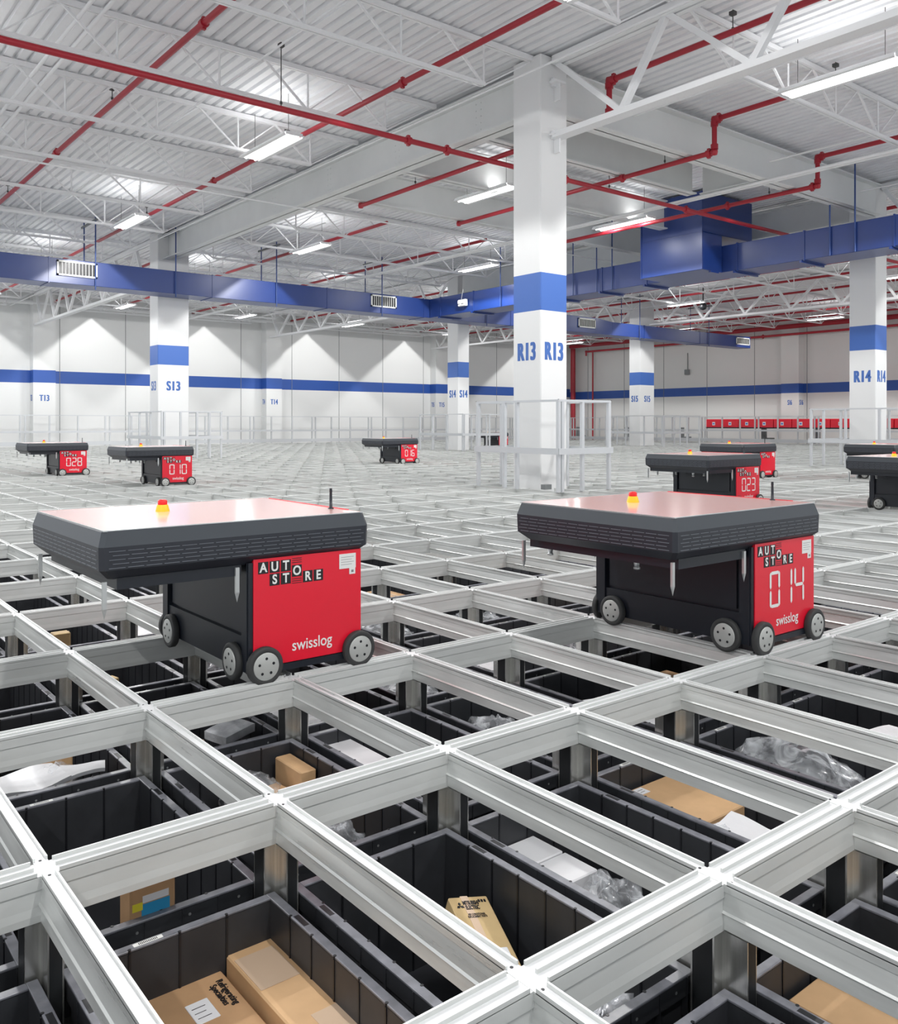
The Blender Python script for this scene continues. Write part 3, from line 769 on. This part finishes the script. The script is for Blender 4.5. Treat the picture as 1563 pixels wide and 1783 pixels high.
plate_beam=ibeam('y',8.26,20.09,16.6,4.63,5.27,'white steel beam between columns R14 and S14',mt=m_beam)
gp=MB(); gp.box(16.55,16.6,10.3,20.0,4.36,4.63); tag(gp.obj('lower_plate',m_grey,plate_beam),'grey lower plate')
ibeam('x',7.96,16.34,7.75,4.63,5.27,'white steel beam running from column R13 to column R14',fw=.13)
ibeam('x',7.875,12.42,8.97,4.634,5.27,'white steel cross beam, first behind the R13 to R14 beam',fw=.10)
ibeam('x',7.875,14.2,10.92,4.634,5.27,'white steel cross beam, second behind the R13 to R14 beam',fw=.10)
ibeam('x',7.875,16.44,12.85,4.634,5.27,'white steel cross beam, third behind the R13 to R14 beam',fw=.10)
ibeam('y',7.89,8.86,12.58,4.632,5.27,'short white steel beam joining the first cross beam to the R13 to R14 beam',fw=.10)
def truss(x,y0,y1,lb,zb=4.27):
    e=empty('roof_truss',(x,y0,0),lb,'truss','white roof trusses'); L=y1-y0
    t=MB(); b=MB(); w=MB()
    for s in (-1,1): t.box(s*.05-.035,s*.05+.035,0,L,5.16,5.26); b.box(s*.045-.035,s*.045+.035,0,L,zb,zb+.06)
    b.box(-.08,.08,0,L,zb-.008,zb)
    n=max(2,int(round(L/1.62))); st=L/n
    for k in range(n):
        ya=k*st
        if k%1==0:
            w.tube((0,ya,5.2),(0,ya+st*.62,zb+.05),.045,4); w.tube((0,ya+st*.62,zb+.05),(0,ya+st,5.2),.050,4)
    t.obj('top_chord',m_struct,e); b.obj('bottom_chord',m_struct,e); w.obj('web_bracing',m_struct,e); return e
def truss_r(x,y0,y1,lb,zb=4.27):
    e=truss(x,y0,y1,lb,zb); return e
e=truss(7.72,-4.0,7.54,'white roof truss running from column R13 towards the camera side',4.27)
for ch in [c for c in bpy.data.objects if c.parent==e]: ch.data.transform(Matrix.Translation((0,11.54,0))@Matrix.Scale(-1,4,(0,1,0))); ch.data.flip_normals()
truss(7.72,20.78,32.3,'white roof truss running from column S13 to the left wall',4.15)
truss(16.6,-4.0,7.72,'white roof truss right of column R14')
truss(16.6,20.65,32.3,'white roof truss from column S14 to the left wall')
truss(25.15,-4.0,19.9,'white roof truss passing column S15 under the blue duct')
truss(25.15,20.5,32.7,'white roof truss behind column S15')
# bridging rods along Y
br=None
for x in (1.6,4.4,6.95,9.0,12.2,15.0,18.5,21.5,24.2,27.5,31.0):
    for z in (4.79,):
        a,b=(-6,32.7) if not 8<x<16.4 else (15.2,32.7)
        for (p,q) in ([(a,b)] if not 8<x<16.4 else [(a,b),(-6,7.4)]):
            tag(MB().tube((x,p,z),(x,q,z),.013,6).obj('bridging_rod',m_struct),'thin white bridging rod tying the roof joists together','rod','white bridging rods across the joists')

# ------------------------------------------------------------------ red sprinkler pipes
GP='red sprinkler branch pipes under the roof'
def pipe(pts,r,lb,couplings=(),name='sprinkler_pipe',mt=None,group=None,hang=()):
    m=MB()
    for a,b in zip(pts[:-1],pts[1:]): m.tube(a,b,r,12)
    for p in pts[1:-1]: m.lathe([(0.001,-r*1.35),(r*1.1,-r*1.1),(r*1.35,0),(r*1.1,r*1.1),(.001,r*1.35)],p,'z',12)
    for p,ax in couplings: 
        d={'x':Vector((.035,0,0)),'y':Vector((0,.035,0)),'z':Vector((0,0,.035))}[ax]; P_=Vector(p); m.tube(P_-d,P_+d,r*1.45,12); m.box(p[0]-.02,p[0]+.02,p[1]-.02,p[1]+.02,p[2]-r*1.9,p[2]+r*1.9)
    o=m.obj(name,mt or m_pipe); tag(o,lb,'pipe',group)
    for p in hang:
        h=MB(); h.tube((p[0],p[1],p[2]+r),(p[0],p[1],5.28),.006,6); h.tube((p[0],p[1],p[2]+r+.02),(p[0],p[1],p[2]+r+.05),.016,6)
        h.box(p[0]-.03,p[0]+.03,p[1]-.03,p[1]+.03,5.22,5.26)
        tag(h.obj('pipe_hanger',m_blkrod),'thin dark hanger rod holding the red sprinkler pipe','hanger','dark hanger rods of the sprinkler pipes')
pipe([(-8,9.29,4.49),(34,9.29,4.49)],.036,'long red main pipe crossing the photo from upper left behind column R13',couplings=[((6.75,9.29,4.49),'x'),((7.4,9.29,4.49),'x'),((9.7,9.29,4.49),'x'),((12.7,9.29,4.49),'x')],hang=[(4.9,9.29,4.49),(10.7,9.29,4.49)])
for x,ye in ((8.35,12.9),(10.56,12.9),(13.35,13.6)):
    zt=5.04; zb=4.585
    pipe([(x,-6,zt),(x,7.25,zt),(x,7.25,zb),(x,ye,zb),(x,ye,zb+.09)],.036,{8.35:'red pipe stepping down beside column R13',10.56:'red pipe stepping down in the middle, right of column R13',13.35:'red pipe stepping down above the blue plenum box'}[x],
      couplings=[((x,7.18,zt),'y'),((x,7.25,zt-.06),'z'),((x,7.25,zb+.07),'z'),((x,7.34,zb),'y'),((x,8.9,zb),'y'),((x,4.4,zt),'y')],hang=[(x,8.1,zb),(x,11.3,zb),(x,5.5,zt-.04)])
    pipe([(x,15.3,5.04),(x,32.5,5.04)],.036,'red sprinkler branch pipe above the joists, behind the big beam',group=GP)
for x in (-4.0,-1.4,1.2,3.78,6.38):
    pipe([(x,-6,5.04),(x,32.5,5.04)],.036,'red sprinkler branch pipe above the left joists',couplings=[((x,8.9,5.04),'y'),((x,14.6,5.04),'y')],group=GP,hang=[(x,11.9,5.04),(x,17.9,5.04)] if x>3 else ())
for x in (17.6,20.0,22.4,24.3,26.6,29.0,31.4,33.4):
    pipe([(x,-6,5.04),(x,32.5,5.04)],.036,'red sprinkler branch pipe in the bays right of column S14',group=GP)
pipe([(34.1,-6,4.85),(34.1,32.3,4.85)],.10,'thick red main pipe high along the right wall',mt=m_pipe)
pipe([(34.13,-6,4.52),(34.13,31.2,4.52),(34.13,31.2,4.3)],.05,'thinner red pipe under the thick one on the right wall',couplings=[((34.13,21,4.52),'y'),((34.13,14,4.52),'y')])
pipe([(34.2,32.2,-1.5),(34.2,32.2,4.74)],.13,'thick vertical red riser pipe in the far corner')
pipe([(34.3,30.9,-1.5),(34.3,30.9,4.5)],.04,'thin vertical red pipe beside the riser in the far corner')
# conduits
for dx,lb in ((0,'white conduit pair below the cross beams, left tube'),(.10,'white conduit pair below the cross beams, right tube')):
    pipe([(12.5+dx,-6,4.60),(12.5+dx,31,4.60)],.022,lb,name='conduit',mt=m_struct)
pipe([(-8,13.75,4.60),(16,13.75,4.60)],.014,'thin white conduit crossing under the big beam',name='conduit',mt=m_struct)
for x,lb in ((2.75,'white conduit over the left joists, left of a pair'),(2.92,'white conduit over the left joists, right of a pair')):
    pipe([(x,-6,5.12),(x,20,5.12)],.022,lb,name='conduit',mt=m_struct)
pipe([(-8,32.4,4.93),(34,32.4,4.93)],.07,'thick white tube along the top of the left wall',name='wall_tube',mt=m_struct)

# ------------------------------------------------------------------ blue ducts
dz0,dz1=3.74,4.26
d1=empty('air_duct',(0,19.5,0),'long blue air duct running in front of column S13 to the right','duct')
m=MB(); m.bbox(-8,21.8,0,.68,dz0,dz1,.01)
# narrowing end
m.add([(21.8,0,dz0),(21.8,.68,dz0),(21.8,.68,dz1),(21.8,0,dz1),(22.6,0,dz0+.0),(22.6,.6,dz0+.0),(22.6,.6,dz1-.08),(22.6,0,dz1-.08)],[(0,1,5,4),(1,2,6,5),(2,3,7,6),(3,0,4,7)])
m.bbox(22.6,30.8,0,.6,dz0,dz1-.08,.01)
m.obj('duct_body',m_duct,d1)
for x in (-4.6,-1.2,2.0,4.9,8.5,11.6,14.7,18.0):
    MB().box(x-.012,x+.012,-.012,.692,dz0-.012,dz1+.012).obj('joint_flange',m_duct,d1)
for x in (24.3,27.5):
    MB().box(x-.012,x+.012,-.012,.612,dz0-.012,dz1-.068).obj('joint_flange',m_duct,d1)
d2=empty('air_duct',(14.9,0,0),'blue air duct running right past column R14 to the frame edge','duct')
m=MB(); m.bbox(0,.75,-6,19.49,dz0,dz1,.01); m.obj('duct_body',m_duct,d2)
for y in (-3,0.5,4.0,6.75,8.35,9.72,11.9,13.15,14.5,17.6,19.0):
    MB().box(-.014,.764,y-.014,y+.014,dz0-.014,dz1+.014).obj('joint_flange',m_duct,d2)
    MB().box(-.03,.78,y+.03,y+.075,dz0-.045,dz0-.002).obj('support_channel',m_duct,d2)
pl=empty('air_plenum',(14.25,10.05,0),'big blue sheet metal plenum box dropping from the roof onto the duct','plenum')
m=MB(); m.bbox(0,.648,0,1.48,dz0-.005,4.46,.012); m.obj('lower_box',m_duct,pl)
m=MB(); m.bbox(.003,1.69,.003,1.477,4.462,5.25,.012); m.box(-.004,.0,0,1.48,4.45,4.466); m.obj('trunk',m_duct,pl)
m=MB(); m.box(-.012,.0,.0,.025,dz0,5.2); m.box(-.012,.0,1.455,1.48,dz0,5.2); m.box(.2,.46,-.05,.0,dz0-.045,dz0-.01); m.obj('corner_angle',m_duct,pl)
# vents
def vent(x0,x1,z0,z1,yf,lb):
    e=empty('air_vent',((x0+x1)/2,yf,(z0+z1)/2),lb,'vent'); w,hh=(x1-x0)/2,(z1-z0)/2; t=.035
    m=MB(); m.box(-w,w,-.03,0,hh-t,hh); m.box(-w,w,-.03,0,-hh,-hh+t); m.box(-w,-w+t,-.03,0,-hh,hh); m.box(w-t,w,-.03,0,-hh,hh); m.obj('frame',m_vent,e)
    m=MB(); m.box(-w+t,w-t,-.008,-.001,-hh+t,hh-t); m.obj('opening',m_dark,e)
    m=MB(); n=11
    for k in range(1,n): 
        x=-w+t+(2*w-2*t)*k/n; m.box(x-.006,x+.006,-.028,-.006,-hh+t,hh-t)
    m.obj('louvre_blades',m_vent,e)
vent(5.05,5.87,3.90,4.22,19.49,'white louvred vent on the blue duct at the left edge')
vent(12.93,13.75,3.90,4.22,19.49,'white louvred vent on the blue duct left of column S14')
vent(20.95,21.75,3.90,4.20,19.49,'white louvred vent on the blue duct right of column R13')
vent(29.8,30.7,3.84,4.12,19.49,'white louvred vent at the far end of the blue duct')
# duct hangers
for x in (1.6,5.83,7.6,10.14,13.27,17.0,20.0,24.0,28.0):
    for y in (19.46,20.28):
        tag(MB().tube((x,y,dz1-.6 if y<20 else dz1),(x,y,5.25),.014,6).obj('duct_hanger',m_rod),'thin blue hanger rod of the long blue duct','hanger','blue hanger rods of the ducts')
    tag(MB().box(x-.02,x+.02,19.3,20.45,5.14,5.18).obj('hanger_channel',m_grey),'dark channel holding the duct hanger rods','channel','dark hanger channels')
for y in (4.5,7.4,7.85,12.83,13.28,14.0,16.5):
    tag(MB().tube((14.87,y,dz0),(14.87,y,5.25),.014,6).obj('duct_hanger',m_rod),'thin blue hanger rod of the duct beside column R14','hanger','blue hanger rods of the ducts')
e=empty('emergency_light',(14.88,17.95,4.02),'small white emergency light on the blue duct near column S14','lamp')
MB().bbox(-.10,0,-.16,.16,-.12,.06,.02).obj('housing',m_white,e); MB().box(-.13,-.09,-.12,-.04,-.05,.03).box(-.13,-.09,.04,.12,-.05,.03).obj('lamp_head',m_white,e)
MB().tube((-.02,.1,.06),(-.02,.02,.35),.008,6).obj('cable',m_white,e)

# ------------------------------------------------------------------ lamps
LX=[-2.8,1.45,5.7,9.68,13.95,18.5,23.6,30.9]; 
def lamp_at(x,y,z=4.62,lb='lit fluorescent batten lamp hanging under the roof',e0=[None]):
    if e0[0] is None:
        e=empty('ceiling_lamp',(x,y,z),lb,'lamp','lit fluorescent battens'); L=.66
        m=MB(); m.box(-.125,.125,-L,L,.045,.06); 
        for s in (-1,0,1):
            m.add([(s*.075*2-.0+dx,yy,zz) for dx,yy,zz in ((-.028,-L,.0),(.028,-L,.0),(0,-L,.045),(-.028,L,.0),(.028,L,.0),(0,L,.045))],[(0,1,2),(5,4,3),(0,3,4,1),(1,4,5,2),(2,5,3,0)]) if s else None
        m.box(-.125,.125,-L-.01,-L,.015,.06); m.box(-.125,.125,L,L+.01,.015,.06); m.obj('housing',m_fix,e)
        for s in (-1,1): MB().tube((s*.072,-L+.02,.012),(s*.072,L-.02,0.012),.018,10).obj('tube',m_emit,e)
        m=MB(); 
        for q in (-1,1): m.tube((0,q*.5,.06),(0,q*.5,.62),.004,5)
        m.obj('hanger',m_blkrod,e); e0[0]=e
    else: e=dup(e0[0],(x,y,z)); e['label']=lb
    for q in (-.36,.36):
        o=bpy.data.objects.new('lamp_and_fill_light',LD); COL.objects.link(o); o.location=(x,y+q,z-.035)
        tag(o,'light of a fluorescent batten','light')
    o=bpy.data.objects.new('lamp_and_fill_light',LU); COL.objects.link(o); o.location=(x,y,z+.075); o.rotation_euler=(pi,0,0)
    tag(o,'added upward fill light brightening the roof deck','light')
POW=140
LU=bpy.data.lights.new('ceiling_fill','AREA'); LU.shape='RECTANGLE'; LU.size=.2; LU.size_y=1.25; LU.energy=6; LU.color=(1,.99,.98)  # upward fill added above each housing to brighten the ceiling
LD=bpy.data.lights.new('batten','POINT'); LD.energy=POW; LD.shadow_soft_size=.05; LD.color=(1,.99,.975); LD.use_nodes=True
# photometric distribution of the reflector: sharp cut-off across the tubes, wide along them, weak spill elsewhere
nt=LD.node_tree; em=nt.nodes['Emission']; tc=nt.nodes.new('ShaderNodeTexCoord'); sp=nt.nodes.new('ShaderNodeSeparateXYZ')
nt.links.new(tc.outputs['Normal'],sp.inputs[0])
def mth(op,a,b=None,c=None):
    n=nt.nodes.new('ShaderNodeMath'); n.operation=op
    for i,v in enumerate((a,b,c)):
        if v is None: continue
        if isinstance(v,(int,float)): n.inputs[i].default_value=v
        else: nt.links.new(v,n.inputs[i])
    return n.outputs[0]
ax=mth('ABSOLUTE',sp.outputs['X']); nz=mth('MULTIPLY',sp.outputs['Z'],-1)
dn=mth('MAXIMUM',nz,.001); ratio=mth('DIVIDE',ax,dn)
mr=nt.nodes.new('ShaderNodeMapRange'); mr.interpolation_type='SMOOTHSTEP'; mr.inputs['From Min'].default_value=1.08; mr.inputs['From Max'].default_value=1.45
mr.inputs['To Min'].default_value=1.0; mr.inputs['To Max'].default_value=0.0; nt.links.new(ratio,mr.inputs['Value'])
below=mth('GREATER_THAN',nz,.0)
# stronger towards low angles so that far surfaces are washed evenly
main=mth('MULTIPLY',mr.outputs[0],below)
spill=mth('MULTIPLY_ADD',below,.13,.0)
nt.links.new(mth('ADD',main,spill),em.inputs['Strength'])
NAMED={(5.7,11.1):'lit lamp high at left, largest of the left lamps',(5.7,16.9):'lit lamp at left above the blue duct vent',(9.68,11.1):'lit lamp just left of column R13',(13.2,10.9):'lit lamp in front of the blue plenum box',
 (9.68,17.0):'lit lamp in the middle above the long blue duct',(14.1,16.5):'lit lamp above column S14',(9.5,4.9):'lit lamp at the upper right corner, longest in the photo',(23.6,17.3):'lit lamp under the blue duct right of R13',(30.9,16.5):'lit lamp left of column R14 near the red wall pipe'}
spots=[]
for y in (-6.8,-1.0,4.9,11.1,16.9,22.9,29.2):
    for x in LX:
        X=x
        if y==11.1 and x==13.95: X=13.2
        if y==4.9 and x==9.68: X=9.5
        Y=y
        if x==13.95 and y==16.9: X=14.1; Y=16.5
        if x==23.6 and y==16.9: Y=17.3
        if x==30.9 and y==16.9: Y=16.5
        if X==9.68 and y==16.9: Y=17.0
        if y<-3 and x<9: continue
        spots.append((X,Y))
for (x,y) in spots: lamp_at(x,y,lb=NAMED.get((x,y),'lit fluorescent batten lamp hanging under the distant roof'))
# ------------------------------------------------------------------ fences
def fence_ring(x0,x1,y0,y1,lb,px,py):
    e=empty('guard_fence',(x0,y0,0),lb,'fence'); r=.021
    L,W=x1-x0,y1-y0
    def post(x,y): MB().bbox(x-r,x+r,y-r,y+r,.001,1.03,.003).obj('fence_post',m_fence,e)
    seen=set()
    for x in [0,L]+list(px):
        for y in (0,W): 
            if (round(x,2),y) not in seen: post(x,y); seen.add((round(x,2),y))
    for y in py:
        for x in (0,L): post(x,y)
    post(.055,0)
    m=MB(); 
    for y in (0,W): m.box(-r,L+r,y-r,y+r,1.0301,1.055)
    for x in (0,L): m.box(x-r,x+r,r,W-r,1.0301,1.055)
    m.obj('top_rail',m_fence,e)
    m=MB()
    for y,s in ((0,-1),(W,1)): m.box(-r-.012,L+r+.012,y+s*(r+.012)-.011,y+s*(r+.012)+.011,.43,.50)
    for x,s in ((0,-1),(L,1)): m.box(x+s*(r+.012)-.011,x+s*(r+.012)+.011,-r-.012,W+r+.012,.43,.50)
    m.obj('mid_rail',m_fence,e)
    m=MB()
    for x in (-.022,L+.022):
        for y in (-.022,W+.022): m.box(x-.006,x+.006,y-.006,y+.006,1.054,1.058)
    m.obj('end_cap',m_dark,e)
fence_ring(7.14,7.99,6.946,8.33,'aluminium guard fence around column R13',(.39,),(.68,.9))
fence_ring(7.05,8.42,18.85,20.95,'aluminium guard fence around column S13',(.42,.8,1.1),(.7,1.4))
fence_ring(15.33,17.0,6.2,8.45,'aluminium guard fence around column R14',(.45,1.1),(.5,1.0,1.6))
fence_ring(15.7,17.2,19.0,21.0,'aluminium guard fence around column S14',(.5,1.0),(.7,1.4))
fence_ring(23.9,25.9,18.4,20.9,'aluminium guard fence around column S15',(.6,1.3),(.8,1.6))
def fence_line(axis,c,a,b,lb,step,h=1.04):
    n=int((b-a)/step); e=empty('perimeter_fence',(a,c,0) if axis=='x' else (c,a,0),lb,'fence'); r=.024; L=b-a
    def bx(m,p0,p1,q0,q1,z0,z1): m.box(p0,p1,q0,q1,z0,z1) if axis=='x' else m.box(q0,q1,p0,p1,z0,z1)
    k=0
    for k in range(n+1):
        p=k*step; m=MB(); bx(m,p-r,p+r,-r,r,.001,h); m.obj('fence_post',m_fence,e)
        if k%3==0: m=MB(); bx(m,p+.16-r,p+.16+r,-r,r,.001,h); m.obj('fence_post',m_fence,e)
    m=MB(); bx(m,0,L,-r,r,h+.0005,h+.03); m.obj('top_rail',m_fence,e)
    m=MB(); bx(m,0,L,-r-.025,-r-.001,.46,.53); m.obj('mid_rail',m_fence,e)
    m=MB(); bx(m,0,L,-r-.025,-r-.001,.03,.16); m.obj('kick_plate',m_fence,e)
fence_line('x',31.6,-4,31.4,'long aluminium perimeter fence in front of the left wall',.92)
fence_line('y',31.6,2,31.5,'long aluminium perimeter fence in front of the right wall',.84)
# ------------------------------------------------------------------ red port boxes
pb=None
def portbox(y,lb):
    e=empty('port_cover',(32.5,y,.60),lb,'cover','red port covers in a row')
    m=MB(); m.bbox(-.0,.6,-.39,.39,0,.36,.03); m.obj('hood',m_red,e)
    m=MB(); m.box(-.02,.0,-.39,.39,.0,.02); m.box(.0,.5,-.37,.37,-.03,0); m.obj('lower_edge',m_covd,e)
    m=MB(); m.bbox(-.006,.001,-.07,.07,.10,.24,.002); m.box(-.009,-.004,-.045,.045,.14,.20,1); m.obj('number_plate',[m_txtw,m_sign],e)
    return e
yy=22.35; k=0
while yy>8:
    if not (15.55<yy<16.0):
        if pb is None: pb=portbox(yy,'leftmost red port cover in front of the right wall')
        else:
            c=dup(pb,(32.5,yy,.60),label='red port cover in the row in front of the right wall')
            lb={1:'second red port cover from the left end of the row',2:'third red port cover from the left end of the row',3:'fourth red port cover, under wall pilaster S16',4:'fifth red port cover from the left end of the row',5:'sixth red port cover from the left end of the row',6:'red port cover behind the left posts of the R14 fence'}.get(k)
            if lb: c['label']=lb
    k+=1; yy-=.80
for y,lb in ((20.45,'dark lift arm under the third red port cover'),(18.1,'dark lift arm under the sixth red port cover'),(24.6,'dark machine behind column S15 fence, right one'),(27.8,'dark machine behind column S15 fence, left one'),(31.0,'dark machine in the far corner by the riser')):
    m=MB(); m.bbox(0,.12,-.10,.10,.02,.60,.01); m.bbox(-.05,.35,-.32,-.08,.02,.18,.01); m.box(-.02,.14,-.05,.05,.2,.3)
    o=m.obj('lift_arm',m_grey,None,(33.25,y,0)); tag(o,lb,'machine')
tag(MB().bbox(-.06,.06,-.12,.12,-.12,.12,.02).tube((.05,0,.1),(.05,0,.9),.02,6).obj('wall_box',m_grey,None,(34.52,25.2,3.2)),'small grey box on the right wall above the stripe','box')
tag(MB().lathe([(.02,.12),(.10,.10),(.12,0),(.09,-.09),(.02,-.12)],(0,0,0),'z',14).tube((0,0,.1),(0,0,.6),.02,6).obj('ceiling_camera',m_dark,None,(24.0,16.9,4.55)),'dark dome camera under the roof right of column S15','camera')
tag(MB().box(0,.11,0,.07,.001,.06).obj('floor_block',m_grey,None,(7.33,7.35,0)),'small grey metal block at the foot of column R13','block')

# ------------------------------------------------------------------ camera, world
cam=bpy.data.cameras.new('camera'); co=bpy.data.objects.new('camera',cam); COL.objects.link(co)
cam.sensor_fit='HORIZONTAL'; cam.sensor_width=36; cam.lens=36*1523.8/1563
cam.shift_x=0; cam.shift_y=-(891.5-737.14)/1563
co.location=(0,0,.78394); co.rotation_euler=(pi/2,0,.8960-pi/2)
cam.clip_start=.05; cam.clip_end=200
SC.camera=co
w=bpy.data.worlds.new('world'); SC.world=w; w.use_nodes=True
w.node_tree.nodes['Background'].inputs[0].default_value=(.92,.96,1,1); w.node_tree.nodes['Background'].inputs[1].default_value=1.05
SC.view_settings.view_transform='Standard'; SC.view_settings.look='None'; SC.view_settings.gamma=1; SC.view_settings.use_curve_mapping=False
SC.view_settings.exposure=0.10
SC.cycles.max_bounces=8; SC.cycles.diffuse_bounces=5; SC.cycles.glossy_bounces=4; SC.cycles.transparent_max_bounces=12
SC.cycles.use_denoising=True; SC.cycles.sample_clamp_indirect=6
